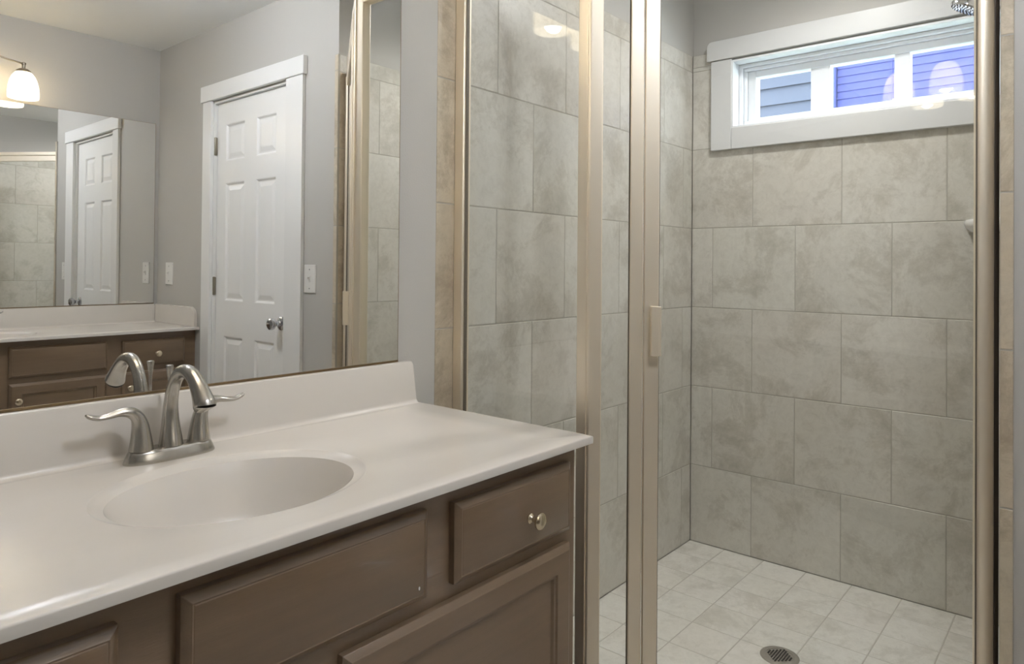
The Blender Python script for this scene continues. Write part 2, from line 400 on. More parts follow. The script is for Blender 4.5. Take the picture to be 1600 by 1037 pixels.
box(bm, 2.828, 2.872, gy0, gy1, z0 + .028, gz0); box(bm, 2.828, 2.872, gy0, gy1, gz1, z1 - .028)
for m0, m1 in ((-.532, -.460), (-.803, -.752)): box(bm, 2.832, 2.868, m0, m1, gz0, gz1)
wpart('sash', bm, VINYL, bevel=.002)
for n, (a, b) in enumerate(((-.462, gy1), (-.754, -.530), (gy0, -.801))):
    wpart('pane', boxes((2.848, 2.852, a - .002, b + .002, gz0 - .002, gz1 + .002)), WGLASS)

# ------------------------------------------------------------------ house next door, seen through the panes
nb = thing('neighbour_house', 'grey lap-sided house with a blue-blinded window, seen through the shower window', 'house', (5.2, -.5, 0))
bm = bmesh.new()
NYW0, NYW1, NZ0, NZ1 = -1.75, .135, 1.75, 3.1
z = 0.0
zs = []
z = 2.353 - 18 * .125
while z < 4.2:
    segs = [(-4.5, 5.5)]
    if z + .125 > NZ0 and z < NZ1: segs = [(-4.5, NYW0), (NYW1, 5.5)]
    for a, b in segs:
        v = [bm.verts.new(p) for p in ((5.18, a, z), (5.18, b, z), (5.20, b, z + .125), (5.20, a, z + .125), (5.26, a, z), (5.26, b, z), (5.26, b, z + .125), (5.26, a, z + .125))]
        for f in ((0, 1, 2, 3), (7, 6, 5, 4), (0, 4, 5, 1), (3, 2, 6, 7), (0, 3, 7, 4), (1, 5, 6, 2)): bm.faces.new([v[i] for i in f])
    z += .125
link('siding_wall', bm, SIDING, nb)
bm = bmesh.new(); rect_frame(bm, 5.17, 5.27, NYW0, NYW1, NZ0 - .05, NZ1, .035)
link('window_frame', bm, BLINDB, nb, bevel=.004)
bm = bmesh.new()
box(bm, 5.255, 5.27, NYW0 + .03, NYW1 - .03, NZ0 - .02, NZ1 - .03)
z = NZ0
while z < NZ1 - .06:
    v = [bm.verts.new(p) for p in ((5.218, NYW0 + .04, z), (5.218, NYW1 - .04, z), (5.224, NYW1 - .04, z + .0525), (5.224, NYW0 + .04, z + .0525), (5.222, NYW0 + .04, z), (5.222, NYW1 - .04, z), (5.228, NYW1 - .04, z + .0525), (5.228, NYW0 + .04, z + .0525))]
    for f in ((0, 1, 2, 3), (7, 6, 5, 4), (0, 4, 5, 1), (3, 2, 6, 7), (0, 3, 7, 4), (1, 5, 6, 2)): bm.faces.new([v[i] for i in f])
    z += .053
for y in (-.25, -.95, -1.5): box(bm, 5.213, 5.215, y - .004, y + .004, NZ0, NZ1 - .04)
link('blind', bm, BLIND, nb)
struct('ground', boxes((2.92, 12, -6, 7, -.6, -.5)), mat('grass_ground', srgb(96, 108, 80), .9, vary=.3, vscale=3))

# ------------------------------------------------------------------ interior door
door = thing('door_1', None, None, (1.81, -1.9, 0)); door['kind'] = 'structure'
FX = 1.818                                  # face of the slab
bm = bmesh.new()
mD = lambda u, v, w: (FX - w, u, v)
sy0, sy1, sz0, sz1 = DY0 + .012, DY1 - .012, .01, 1.984
cy0_, cy1_ = (-2.165, -1.975), (-1.865, -1.685)
ys = [sy0, cy0_[0], cy0_[1], cy1_[0], cy1_[1], sy1]
zs = [sz0, .21, .775, .955, 1.565, 1.677, 1.871, sz1]
for i in range(len(ys) - 1):
    for j in range(len(zs) - 1):
        u0, u1, v0, v1 = ys[i], ys[i + 1], zs[j], zs[j + 1]
        if i in (1, 3) and j in (1, 3, 5):
            panel(bm, mD, u0, u1, v0, v1, [(0, 0), (.004, -.001), (.012, -.009), (.018, -.009), (.040, -.003), (.042, -.003)])
        else:
            bm.faces.new([bm.verts.new(mD(u, v, 0)) for u, v in ((u0, v0), (u1, v0), (u1, v1), (u0, v1))])
bmesh.ops.remove_doubles(bm, verts=bm.verts, dist=.0001)
box(bm, FX + .010, FX + .035, sy0, sy1, sz0, sz1)
for y0, y1, z0, z1 in ((sy0, sy1, sz0, sz0 + .002), (sy0, sy1, sz1 - .002, sz1), (sy0, sy0 + .002, sz0, sz1), (sy1 - .002, sy1, sz0, sz1)): box(bm, FX + .0003, FX + .0105, y0, y1, z0, z1)
link('door_slab', bm, DOORM, door)
bm = boxes((XD - .001, XD + .109, DY0 + .0005, DY0 + .010, 0, DZ), (XD - .001, XD + .109, DY1 - .010, DY1 - .0005, 0, DZ), (XD - .001, XD + .109, DY0, DY1, DZ - .006, DZ - .0005),
           (FX + .036, FX + .048, DY0 + .010, DY0 + .022, 0, DZ - .006), (FX + .036, FX + .048, DY1 - .022, DY1 - .010, 0, DZ - .006))
link('door_jamb', bm, TRIM, door)
cas = link('casing', boxes((XD - .018, XD - .0005, -2.345, DY0 + .004, 0, 1.999), (XD - .018, XD - .0005, DY1 - .004, -1.418, 0, 1.999)), TRIM, door, bevel=.002)
link('head_casing', boxes((XD - .024, XD - .0005, -2.362, -1.405, 2.000, 2.084)), TRIM, door, bevel=.003)
for z in (1.763, 1.030, .25):
    bm = bmesh.new(); lathe(bm, [(.006, -.048), (.0065, -.046), (.0065, .046), (.006, .048)], (FX - .010, DY0 + .009, z), seg=14)
    box(bm, FX - .018, FX - .001, DY0 + .0095, DY0 + .0125, z - .046, z + .046)
    link('hinge', bm, HINGE, door, smooth=True)
bm = bmesh.new()
kx = FX; ky, kz = -1.622, .870
lathe(bm, [(.033, 0), (.033, .004), (.028, .009), (.014, .013), (.011, .018), (.011, .030), (.017, .036), (.0255, .044), (.028, .054), (.026, .063), (.018, .069), (.008, .071)], (0, 0, 0), 'x', seg=36)
for v in bm.verts: v.co.x = kx - v.co.x; v.co.y += ky; v.co.z += kz
link('door_knob', bm, CHROME, door, smooth=30)

# wall plates
def plate(name, yc, zc_, label, cat, kind):
    t = thing(name, label, cat, (XD, yc, zc_))
    bm = bmesh.new()
    panel(bm, lambda u, v, w: (XD - w, u, v), yc - .043, yc + .043, zc_ - .063, zc_ + .063, [(0, .0004), (0, .003), (.003, .006)], back=True)
    link('cover_plate', bm, PLATE, t)
    bm = bmesh.new()
    if kind == 'toggle':
        box(bm, XD - .009, XD - .005, yc - .006, yc + .006, zc_ - .013, zc_ + .013); box(bm, XD - .018, XD - .008, yc - .004, yc + .004, zc_ + .001, zc_ + .009)
        link('toggle_switch', bm, PLATE, t, bevel=.001)
    bm = bmesh.new()
    for dz in (-.042, .042): lathe(bm, [(.003, .0055), (.003, .0068)], (0, 0, 0), 'x', seg=12); break
    bm.free()
    for dz in (-.042, .042):
        bm = bmesh.new(); lathe(bm, [(.003, 0), (.0028, .0012)], (0, 0, 0), 'x', seg=12)
        for v in bm.verts: v.co.x = XD - .0058 - v.co.x; v.co.y += yc; v.co.z += zc_ + dz
        link('screw', bm, CHROME, t)
    return t
plate('light_switch', -1.365, 1.083, 'white toggle light switch plate on the wall between door and shower', 'light switch', 'toggle')
plate('light_switch', -2.752, 1.088, 'white light switch plate on the wall beside the opposite vanity', 'light switch', 'toggle')

# ------------------------------------------------------------------ vanities
ZT = .807
def mirrored(fn, flip):
    return fn
def countertop(name, label, x0, x1, yb, sgn, ydepth, sx, sy, rx, ry, splash_end, end_splash=False, group=None):
    """yb: wall plane, sgn: -1 room lies at -y (front wall), +1 room at +y"""
    t = thing(name, label, 'countertop', ((x0 + x1) / 2, yb + sgn * .25, ZT - .014), group)
    yf = yb + sgn * ydepth; ybk = yb + sgn * .001
    ylo, yhi = min(yf, ybk), max(yf, ybk)
    th = .0155
    N = 128
    angs = [2 * PI * i / N for i in range(N)]
    for cx, cy in ((x0, ylo), (x1, ylo), (x1, yhi), (x0, yhi)): angs.append(math.atan2(cy - sy, cx - sx) % (2 * PI))
    angs = sorted(set(angs))
    def edge(a, ins=0):
        c, s = math.cos(a), math.sin(a); r = 1e9
        if c > 1e-9: r = min(r, (x1 - ins - sx) / c)
        if c < -1e-9: r = min(r, (x0 + ins - sx) / c)
        if s > 1e-9: r = min(r, (yhi - ins - sy) / s)
        if s < -1e-9: r = min(r, (ylo + ins - sy) / s)
        return sx + r * c, sy + r * s
    def ell(a, d):
        # direction a, ellipse radii minus d
        c, s = math.cos(a), math.sin(a); A, B = rx - d, ry - d
        r = 1 / math.sqrt((c / A) ** 2 + (s / B) ** 2); return sx + r * c, sy + r * s
    bm = bmesh.new(); rings = []
    def ring(f, z): rings.append([bm.verts.new((*f(a), z)) for a in angs])
    ring(lambda a: edge(a, .0), ZT - th); ring(lambda a: edge(a, .0), ZT - .003)
    ring(lambda a: edge(a, .0008), ZT - .0012); ring(lambda a: edge(a, .0026), ZT)
    for tt in (.25, .5, .75):
        rings.append([bm.verts.new((*[e * (1 - tt) + i * tt for e, i in zip(edge(a, .0026), ell(a, -.004))], ZT)) for a in angs])
    for d, dz in ((-.0025, 0), (-.001, .0002), (.0005, .001), (.002, .0022), (.008, .0050), (.014, .0072), (.0195, .0088)): ring(lambda a: ell(a, d), ZT - dz)
    n = len(angs)
    for a, b in zip(rings, rings[1:]):
        for i in range(n): bm.faces.new((a[i], a[(i + 1) % n], b[(i + 1) % n], b[i]))
    link('counter_slab', bm, MARBLE, t, smooth=50)
    bm = bmesh.new(); rings = []
    prof = [(.0195, .0088), (.0215, .0125), (.032, .030), (.042, .055), (.054, .085), (.068, .108), (.088, .124), (.110, .132), (.135, .1365)]
    for d, dz in prof: rings.append([bm.verts.new((*ell(a, min(d, min(rx, ry) - .02)), ZT - dz)) for a in angs])
    for a, b in zip(rings, rings[1:]):
        for i in range(n): bm.faces.new((a[i], a[(i + 1) % n], b[(i + 1) % n], b[i]))
    bm.faces.new(rings[-1])
    bs = link('sink_basin', bm, MARBLE, t, smooth=50)
    bm = bmesh.new(); lathe(bm, [(.031, .0), (.031, .002), (.024, .003), (.021, .001), (.0205, -.001)], (sx, sy, ZT - .1365), seg=32)
    lathe(bm, [(.017, -.001), (.017, .006), (.012, .009), (.003, .010)], (sx, sy, ZT - .1365), seg=24)
    sub('sink_drain', bm, CHROME, bs, smooth=30).matrix_parent_inverse = bs.matrix_world.inverted()
    # backsplash with a coved foot
    bm = bmesh.new(); ht = .911
    y1, y2 = yb + sgn * .001, yb + sgn * .020
    def prof_at(x, top=0):
        cove = [(y2 + sgn * .010 * (1 - math.sin(a)), ZT + .010 * (1 - math.cos(a))) for a in [i * PI / 2 / 5 for i in range(6)]]
        return [(y1, ZT - .001), (y2 + sgn * .010, ZT - .001)] + cove[::1] + [(y2, ht - .004 - top), (y2 - sgn * .0015, ht - .001 - top), (y2 - sgn * .004, ht - top), (y1, ht - top)]
    xs = [(x0, 0), (splash_end - .006, 0), (splash_end - .002, .0015), (splash_end, .006)]
    rr = []
    for x, tp in xs:
        pr_ = prof_at(x, tp); ring_ = []
        for k, (yy, z_) in enumerate(pr_):
            lean = (0.014 * (1 - (z_ - ZT) / (ht - ZT))) if x > splash_end - .01 and not end_splash else 0
            ring_.append(bm.verts.new((x + lean, yy, z_)))
        rr.append(ring_)
    for a, b in zip(rr, rr[1:]):
        for i in range(len(a)): bm.faces.new((a[i], a[(i + 1) % len(a)], b[(i + 1) % len(a)], b[i]))
    bm.faces.new(rr[0]); bm.faces.new(rr[-1][::-1])
    link('backsplash', bm, MARBLE, t, smooth=35)
    if end_splash:
        bm = bmesh.new(); ye = yb + sgn * (ydepth - .02)
        pts = [(y2, ZT - .0005), (ye, ZT - .0005), (ye, ZT + .05)] + [(ye - sgn * .055 * (1 - math.cos(a)), ZT + .05 + .054 * math.sin(a)) for a in [i * PI / 2 / 8 for i in range(1, 9)]] + [(y2, ht)]
        a = [bm.verts.new((x1 - .020, y, z)) for y, z in pts]; b = [bm.verts.new((x1 - .0005, y, z)) for y, z in pts]
        bm.faces.new(a); bm.faces.new(b[::-1])
        for i in range(len(pts)): bm.faces.new((a[i], b[i], b[(i + 1) % len(pts)], a[(i + 1) % len(pts)]))
        link('side_splash', bm, MARBLE, t, bevel=.002)
    return t
ctA = countertop('vanity_countertop', 'near cream cultured marble countertop with oval sink, along the mirror wall', -.30, 1.197, 0, -1, .541, .571, -.292, .209, .168, 1.176)
ctB = countertop('vanity_countertop', 'far cream countertop reflected in the mirror, ending at the side wall with a curved splash', -.30, 1.7995, YO, +1, .523, .90, YO + .292, .209, .168, 1.779, True)

def knob(parent, x, y, z, sgn):
    bm = bmesh.new()
    lathe(bm, [(.0095, 0), (.0095, .002), (.0075, .004), (.005, .007), (.0045, .014), (.007, .017), (.0125, .0195), (.0152, .022), (.0152, .0255), (.0125, .028), (.006, .0295)], (0, 0, 0), 'y', seg=32)
    for v in bm.verts: v.co = Vector((x + v.co.x, y + sgn * v.co.y, z + v.co.z))
    k = sub('knob', bm, KNOBM, parent, smooth=35); k['label'] = 'champagne coloured round knob'
    k.matrix_parent_inverse = parent.matrix_world.inverted() if False else Matrix.Identity(4)
    return k
def front_slab(name, t, x0, x1, z0, z1, yff, sgn, kind):
    bm = bmesh.new(); T = .020
    m = lambda u, v, w: (u, yff + sgn * w, v)
    if kind == 'drawer':
        pr_ = [(0, .0005), (0, T - .008), (.002, T - .006), (.009, T - .002), (.011, T - .0005), (.0125, T - .0016), (.014, T - .0005)]
    else:
        pr_ = [(0, .0005), (0, T - .008), (.002, T - .006), (.009, T - .002), (.011, T), (.048, T), (.050, T - .004), (.055, T - .0045), (.058, T - .010), (.060, T - .010)]
    panel(bm, m, x0, x1, z0, z1, pr_, back=True)
    return link(name, bm, WOOD, t, bevel=.0007)
def vanity(name, label, x0, x1, yb, sgn, yff, drawers, falses, doors, group=None):
    t = thing(name, label, 'cabinet', ((x0 + x1) / 2, yb + sgn * .25, 0), group)
    zt = ZT - .0165
    yk = yff - sgn * .019
    bm = bmesh.new()
    # carcass: sides, bottom, back, toe kick
    box(bm, x0, x0 + .016, yb + sgn * .002, yk, .0, zt); box(bm, x1 - .016, x1, yb + sgn * .002, yk, .0, zt)
    box(bm, x0 + .016, x1 - .016, yb + sgn * .002, yk, .10, .116); box(bm, x0 + .016, x1 - .016, yb + sgn * .002, yb + sgn * .008, .116, zt)
    box(bm, x0 + .016, x1 - .016, yk - sgn * .07, yk - sgn * .055, 0, .10)
    link('cabinet_box', bm, WOODIN, t)
    # face frame
    bm = bmesh.new(); box(bm, x0, x1, yk, yff, .785, zt) if False else None
    cuts = sorted(set([x0, x1]))
    box(bm, x0, x1, yk, yff, .745, zt); box(bm, x0, x1, yk, yff, .575, .645); box(bm, x0, x1, yk, yff, .10, .15)
    allx = sorted([a for a in drawers + falses], key=lambda q: q[0])
    st = [(x0, allx[0][0] + .008), (allx[-1][1] - .008, x1)]
    for a, b in zip(allx, allx[1:]): st.append((a[1] - .008, b[0] + .008))
    for a, b in st: box(bm, a, b, yk + sgn * .0004, yff - sgn * .0002, .645, .745)
    alld = sorted(doors, key=lambda q: q[0])
    st = [(x0, alld[0][0] + .008), (alld[-1][1] - .008, x1)] + [(a[1] - .008, b[0] + .008) for a, b in zip(alld, alld[1:])]
    for a, b in st: box(bm, a, b, yk + sgn * .0004, yff - sgn * .0002, .15, .575)
    link('face_frame', bm, WOOD, t)
    for a, b in drawers:
        d = front_slab('drawer_front', t, a, b, .622, .757, yff, sgn, 'drawer'); K(d, (a + b) / 2 + .028 * (1 if sgn < 0 else .4), yff + sgn * .0195, .682, sgn)
    for a, b in falses: front_slab('false_drawer_front', t, a, b, .624, .763, yff, sgn, 'drawer')
    for a, b, kn in doors:
        d = front_slab('cabinet_door', t, a, b, .125, .597, yff, sgn, 'door'); K(d, a + .032 if kn < 0 else b - .032, yff + sgn * .0198, .520, sgn)
    return t
def K(part, x, y, z, sgn):
    k = knob(part, x, y, z, sgn)
    k.matrix_parent_inverse = Matrix.Identity(4)
    return k
vanity('vanity_cabinet', 'near dark brown vanity cabinet under the sink with the nickel faucet in front', -.29, 1.189, 0, -1, -.500,
       [(-.01, .312), (.829, 1.157)], [(.379, .768)], [(-.01, .540, 1), (.608, 1.157, -1)])
vanity('vanity_cabinet', 'far dark brown vanity cabinet seen in the mirror, against the side wall', -.29, 1.7985, YO, +1, YO + .478,
       [(1.428, 1.737), (-.26, .03)], [(.953, 1.357), (.50, .886), (.09, .436)], [(1.428, 1.737, -1), (.953, 1.357, -1), (.50, .886, 1), (.09, .436, -1), (-.26, .03, 1)])

cf = [o for o in C.objects if o.name.startswith('false_drawer_front')][0]
bm = bmesh.new(); lathe(bm, [(.0016, 0), (.0016, .0004)], (0, 0, 0), 'y', seg=10)
for v in bm.verts: v.co = Vector((.745 + v.co.x, -.5199 - v.co.y, .648 + v.co.z * 1.9))
sub('paint_chip', bm, TRIM, cf)
# ------------------------------------------------------------------ faucets
def faucet(label, cx, yb, sgn, zt):
    """sgn -1: spout points to -y"""
    t = thing('faucet', label, 'faucet', (cx, yb + sgn * .070, zt))
    Y = lambda d: yb + sgn * d
    # base plate: a capsule with a sloping skirt
    bm = bmesh.new(); rings = []
    seg = 48
    def cap(rx, ry, z):
        out = []
        for i in range(seg):
            a = 2 * PI * i / seg; c, s = math.cos(a), math.sin(a)
            p = 3.2
            u = rx * math.copysign(abs(c) ** (2 / p), c); v = ry * math.copysign(abs(s) ** (2 / 2.2), s)
            out.append(bm.verts.new((cx + u, Y(.070) + v, z)))
        return out
    for rx, ry, z in ((.078, .0255, 0), (.0785, .026, .002), (.0765, .0245, .008), (.073, .0225, .016), (.0705, .021, .020), (.068, .019, .0215)): rings.append(cap(rx, ry, zt + z))
    for a, b in zip(rings, rings[1:]):
        for i in range(seg): bm.faces.new((a[i], a[(i + 1) % seg], b[(i + 1) % seg], b[i]))
    bm.faces.new(rings[0][::-1]); bm.faces.new(rings[-1])
    link('base_plate', bm, NICKEL, t, smooth=45)
    # spout
    pts = [(.070, .0215, .0205), (.0698, .030, .0192), (.0685, .050, .0162), (.0675, .072, .0138), (.0685, .094, .0122), (.0745, .118, .0113), (.087, .139, .0110), (.1065, .1535, .0112), (.129, .1565, .0118), (.150, .1500, .0125), (.1675, .1370, .0136), (.181, .1225, .0156), (.1915, .1085, .0182), (.1925, .1070, .0178)]
    sp = spline(pts, 6)
    bm = bmesh.new(); sweep(bm, [((cx, Y(d), zt + z), r, r) for d, z, r in sp], seg=36)
    s_ = link('spout', bm, NICKEL, t, smooth=50)
    # handles
    for s in (-1, 1):
        hp = [(.050, .0215, .0196, .0196), (.050, .028, .0188, .0188), (.0505, .046, .0160, .0160), (.0525, .066, .0131, .0131), (.058, .080, .0108, .0112), (.069, .0885, .0094, .0104), (.085, .0905, .0068, .0096), (.102, .0875, .0050, .0088), (.118, .0865, .0044, .0080), (.131, .0905, .0038, .0068), (.1365, .094, .0018, .0036)]
        hs = spline(hp, 6)
        bm = bmesh.new(); sweep(bm, [((cx + s * x, Y(.070), zt + z), b_, a_) for x, z, a_, b_ in hs], seg=30, side=Vector((0, 1, 0)))
        h = link('lever_handle', bm, NICKEL, t, smooth=50)
        bm = bmesh.new(); lathe(bm, [(.0022, 0), (.0022, .002)], (0, 0, 0), 'y', seg=12)
    # lift rod
    bm = bmesh.new(); lathe(bm, [(.0028, .020), (.0028, .128), (.0036, .134), (.0052, .148), (.0066, .156), (.0062, .1585), (.003, .1595)], (cx + .007, Y(.046), zt), seg=20)
    link('lift_rod', bm, NICKEL, t, smooth=40)
    return t
faucet('brushed nickel two-handle faucet standing behind the near oval sink', .563, 0, -1, ZT)
faucet('faucet of the far vanity, its lever tip seen in the mirror', .895, YO, +1, ZT)

# ------------------------------------------------------------------ mirrors
def wall_mirror(label, x0, x1, yb, sgn, z0, z1):
    t = thing('wall_mirror', label, 'mirror', ((x0 + x1) / 2, yb, z0))
    link('mirror_glass', boxes((x0, x1, yb + sgn * .0012, yb + sgn * .006, z0, z1)), MIRROR, t)
    bm = bmesh.new(); box(bm, x0, x1, yb + sgn * .0005, yb + sgn * .0085, z0 - .0025, z0); box(bm, x0, x1, yb + sgn * .0063, yb + sgn * .0085, z0, z0 + .002)
    link('bottom_channel', bm, MEDGE, t)
    bm = bmesh.new(); box(bm, x1, x1 + .0012, yb + sgn * .0012, yb + sgn * .0062, z0, z1); box(bm, x0 - .0012, x0, yb + sgn * .0012, yb + sgn * .0062, z0, z1); box(bm, x0, x1, yb + sgn * .0012, yb + sgn * .0062, z1, z1 + .0012)
    link('polished_edge', bm, MEDGE, t)
    return t
wall_mirror('large frameless mirror above the near vanity backsplash', -.30, 1.138, 0, -1, .914, 1.925)
wall_mirror('frameless mirror of the far vanity, reflected in the large near mirror', -.30, 1.777, YO, +1, .914, 1.958)

# ------------------------------------------------------------------ vanity lights
def vanity_light(label, cx, yb, sgn, ps, zb):
    t = thing('vanity_light', label, 'wall light', (cx, yb, zb + .2))
    ys_ = yb + sgn * .13
    bm = bmesh.new(); lathe(bm, [(.062, .001), (.062, .012), (.052, .020), (.02, .024)], (0, 0, 0), 'y', seg=40)
    for v in bm.verts: v.co = Vector((cx + v.co.x * 1.25, yb + sgn * v.co.y, zb + .215 + v.co.z))
    link('back_plate', bm, HINGE, t, smooth=35)
    for p in ps:
        x = cx + p
        prof = [(.0655, 0), (.067, .012), (.0665, .035), (.0635, .062), (.0575, .088), (.048, .110), (.036, .126), (.026, .134)]
        bm = bmesh.new(); lathe(bm, prof + [(r - .003, h - .001) for r, h in prof[::-1]], (x, ys_, zb), seg=40, cap0=False, cap1=False)
        sh = link('lamp_shade', bm, SHADE, t, smooth=40)
        bm = bmesh.new(); lathe(bm, [(.0355, .1285), (.031, .137), (.020, .145), (.0075, .149), (.0075, .166), (.010, .168), (.010, .176), (.006, .179)], (x, ys_, zb), seg=28)
        link('shade_cap', bm, HINGE, t, smooth=35)
        bm = bmesh.new(); lathe(bm, [(.012, .13), (.013, .10), (.022, .082), (.027, .062), (.024, .046), (.014, .036), (.004, .033)], (x, ys_, zb), seg=24)
        link('bulb', bm, BULB, t, smooth='all')
        ap = [(x, ys_, zb + .172), (x - p * .35, ys_, zb + .176 + .006), (cx + p * .35, ys_ - sgn * .02, zb + .205), (cx + p * .12, yb + sgn * .07, zb + .225), (cx, yb + sgn * .02, zb + .215)]
        bm = bmesh.new(); sweep(bm, [(q, .0045, .0045) for q in spline(ap, 6)], seg=12, side=Vector((0, .3, 1)).normalized())
        link('arm', bm, HINGE, t, smooth=50)
        ld = bpy.data.lights.new('bulb_light', 'POINT'); ld.energy = BULB_W; ld.color = (1, .97, .93); ld.shadow_soft_size = .028
        lo = bpy.data.objects.new('bulb_light', ld); C.objects.link(lo); lo.location = (x, ys_, zb + .022)
    return t
vanity_light('three-shade vanity light over the near mirror, its shades reflected in the shower glass', .545, 0, -1, (-.22, 0, .22), 1.957)
vanity_light('three-shade vanity light glowing on the far wall in the mirror', .867, YO, +1, (-.22, 0, .22), 1.960)
# unseen globe added under the ceiling to even out the room light
gx, gy = .86, -1.38
t = thing('added_globe_light', 'unseen white globe added as fill light, hanging close under the ceiling', 'fill light', (gx, gy, ZC))
bm = bmesh.new(); lathe(bm, [(.065, 0), (.065, -.012), (.05, -.022), (.035, -.026), (.035, -.038)], (gx, gy, ZC - .0005), seg=40); link('canopy', bm, HINGE, t, smooth=35)
bm = bmesh.new(); lathe(bm, [(.09 * math.sin(a_), .09 * math.cos(a_)) for a_ in [.35 + (PI - .36) * i / 20 for i in range(21)]], (gx, gy, ZC - .122), seg=40)
link('fill_globe', bm, mat('fill_globe_glow', (1, 1, 1, 1), .4, emis=(.93, .97, 1.05, 1), estr=GLOBE_L), t, smooth='all')
t = thing('added_shower_light', 'unseen fill light added in the ceiling above the shower', 'fill light', (2.22, -.60, ZC))  # ring around the added shower light
bm = bmesh.new(); lathe(bm, [(.095, 0), (.095, -.004), (.072, -.006), (.070, -.002)], (2.22, -.60, ZC - .0005), seg=40, cap0=False, cap1=False); link('trim_ring', bm, TRIM, t, smooth=35)
# ------------------------------------------------------------------ shower enclosure
se = thing('shower_enclosure', 'glass neo-angle shower enclosure with brushed nickel frame', 'shower enclosure', (1.5, -.6, .09))
ZB, ZH = .0905, 1.975
# wall channel on the vanity wall
bm = boxes((1.334, 1.362, -.034, -.0005, ZB, ZH))
link('wall_channel', bm, FRAMEM, se, bevel=.003)
link('gasket', boxes((1.3415, 1.3515, -.0365, -.034, ZB + .03, 1.945)), GASK, se)
# corner post: outer faces meet at the vertex V
pq = [(1.330, -.405), (V.x, V.y), (V.x + dd.x * .029, V.y + dd.y * .029), (V.x + dd.x * .029 + nn.x * .028, V.y + dd.y * .029 + nn.y * .028), (1.362, -.422), (1.360, -.405)]
bm = bmesh.new(); poly_prism(bm, pq, ZB, ZH)
link('corner_post', bm, FRAMEM, se, bevel=.0022)
# a fine raised fin on the post's outer corner
link('post_fin', boxes((V.x - .0015, V.x + .002, V.y + .006, V.y + .008, ZB, ZH)), FRAMEM, se)
# glass panes
link('side_glass', boxes((1.343, 1.349, -.405, -.034, .115, 1.948)), GLASS, se)
bm = bmesh.new(); obox(bm, V, dd, nn, .029, .092, .010, .016, .115, 1.948); link('return_glass', bm, GLASS, se)
# strike jamb and hinge jamb
bm = bmesh.new(); obox(bm, V, dd, nn, .0915, .1205, -.002, .030, ZB, ZH - .001); link('strike_jamb', bm, FRAMEM, se, bevel=.002)
bm = bmesh.new(); obox(bm, V, dd, nn, .0893, .0915, .008, .018, .115, 1.948); link('gasket', bm, GASK, se)
LJ = (J - V).length
bm = bmesh.new(); obox(bm, V, dd, nn, .8722, LJ - .001, .004, .034, ZB, ZH - .001); link('hinge_jamb', bm, FRAMED, se, bevel=.001)  # jamb coloured dark to paint in the shade of the gap
# header and sill follow both runs
bm = bmesh.new()
poly_prism(bm, [(1.329, -.0345), (1.329, -.404), (1.361, -.404), (1.361, -.0345)], 1.948, ZH)
obox(bm, V, dd, nn, .030, .0905, -.001, .031, 1.948, ZH - .0005); obox(bm, V, dd, nn, .1215, LJ - .012, -.003, .032, 1.950, ZH)
link('header_rail', bm, FRAMEM, se, bevel=.002)
bm = bmesh.new()
poly_prism(bm, [(1.331, -.0345), (1.331, -.404), (1.360, -.404), (1.360, -.0345)], ZB, .114)
obox(bm, V, dd, nn, .030, .0905, 0, .029, ZB, .114); obox(bm, V, dd, nn, .1215, LJ - .012, 0, .029, ZB, .108)
link('bottom_rail', bm, FRAMEM, se, bevel=.002)
# door
sd = thing('shower_door', 'framed glass shower door with slim brushed nickel stiles and a short pull', 'shower door', tuple(V + dd * .5 + Vector((0, 0, .11))))
bm = bmesh.new(); obox(bm, V, dd, nn, .1235, .156, -.004, .020, .113, 1.945); link('door_stile', bm, FRAMEM, sd, bevel=.002)
bm = bmesh.new()
# hinge stile with a rounded face
prof = [(.8365, .018), (.8365, .002), (.8385, -.0015), (.843, -.004), (.849, -.0058), (.856, -.0062), (.8625, -.005), (.868, -.002), (.8705, .002), (.8715, .018)]
pts = [(V.x + dd.x * t_ + nn.x * s, V.y + dd.y * t_ + nn.y * s) for t_, s in prof]
poly_prism(bm, pts, .113, 1.945); link('door_stile', bm, FRAMEM, sd, smooth=35)
bm = bmesh.new(); obox(bm, V, dd, nn, .157, .8355, -.002, .018, 1.905, 1.945); link('top_rail', bm, FRAMEM, sd, bevel=.002)
bm = bmesh.new(); obox(bm, V, dd, nn, .157, .8355, -.002, .018, .113, .150); link('bottom_rail', bm, FRAMEM, sd, bevel=.002)
bm = bmesh.new(); obox(bm, V, dd, nn, .1565, .836, .006, .012, .150, 1.905); link('door_glass', bm, GLASS, sd)
bm = bmesh.new(); obox(bm, V, dd, nn, .1562, .1578, .003, .0058, .150, 1.905); obox(bm, V, dd, nn, .8342, .8362, .003, .0058, .150, 1.905); link('gasket', bm, GASK, sd)
bm = bmesh.new()
prof = [(.1375, -.0045), (.1375, -.019), (.139, -.022), (.150, -.0235), (.1585, -.022), (.1600, -.019), (.1600, -.0155), (.142, -.0155), (.142, -.0045)]
poly_prism(bm, [(V.x + dd.x * t_ + nn.x * s, V.y + dd.y * t_ + nn.y * s) for t_, s in prof], .952, 1.062)
link('pull_handle', bm, FRAMEM, sd, bevel=.0008)

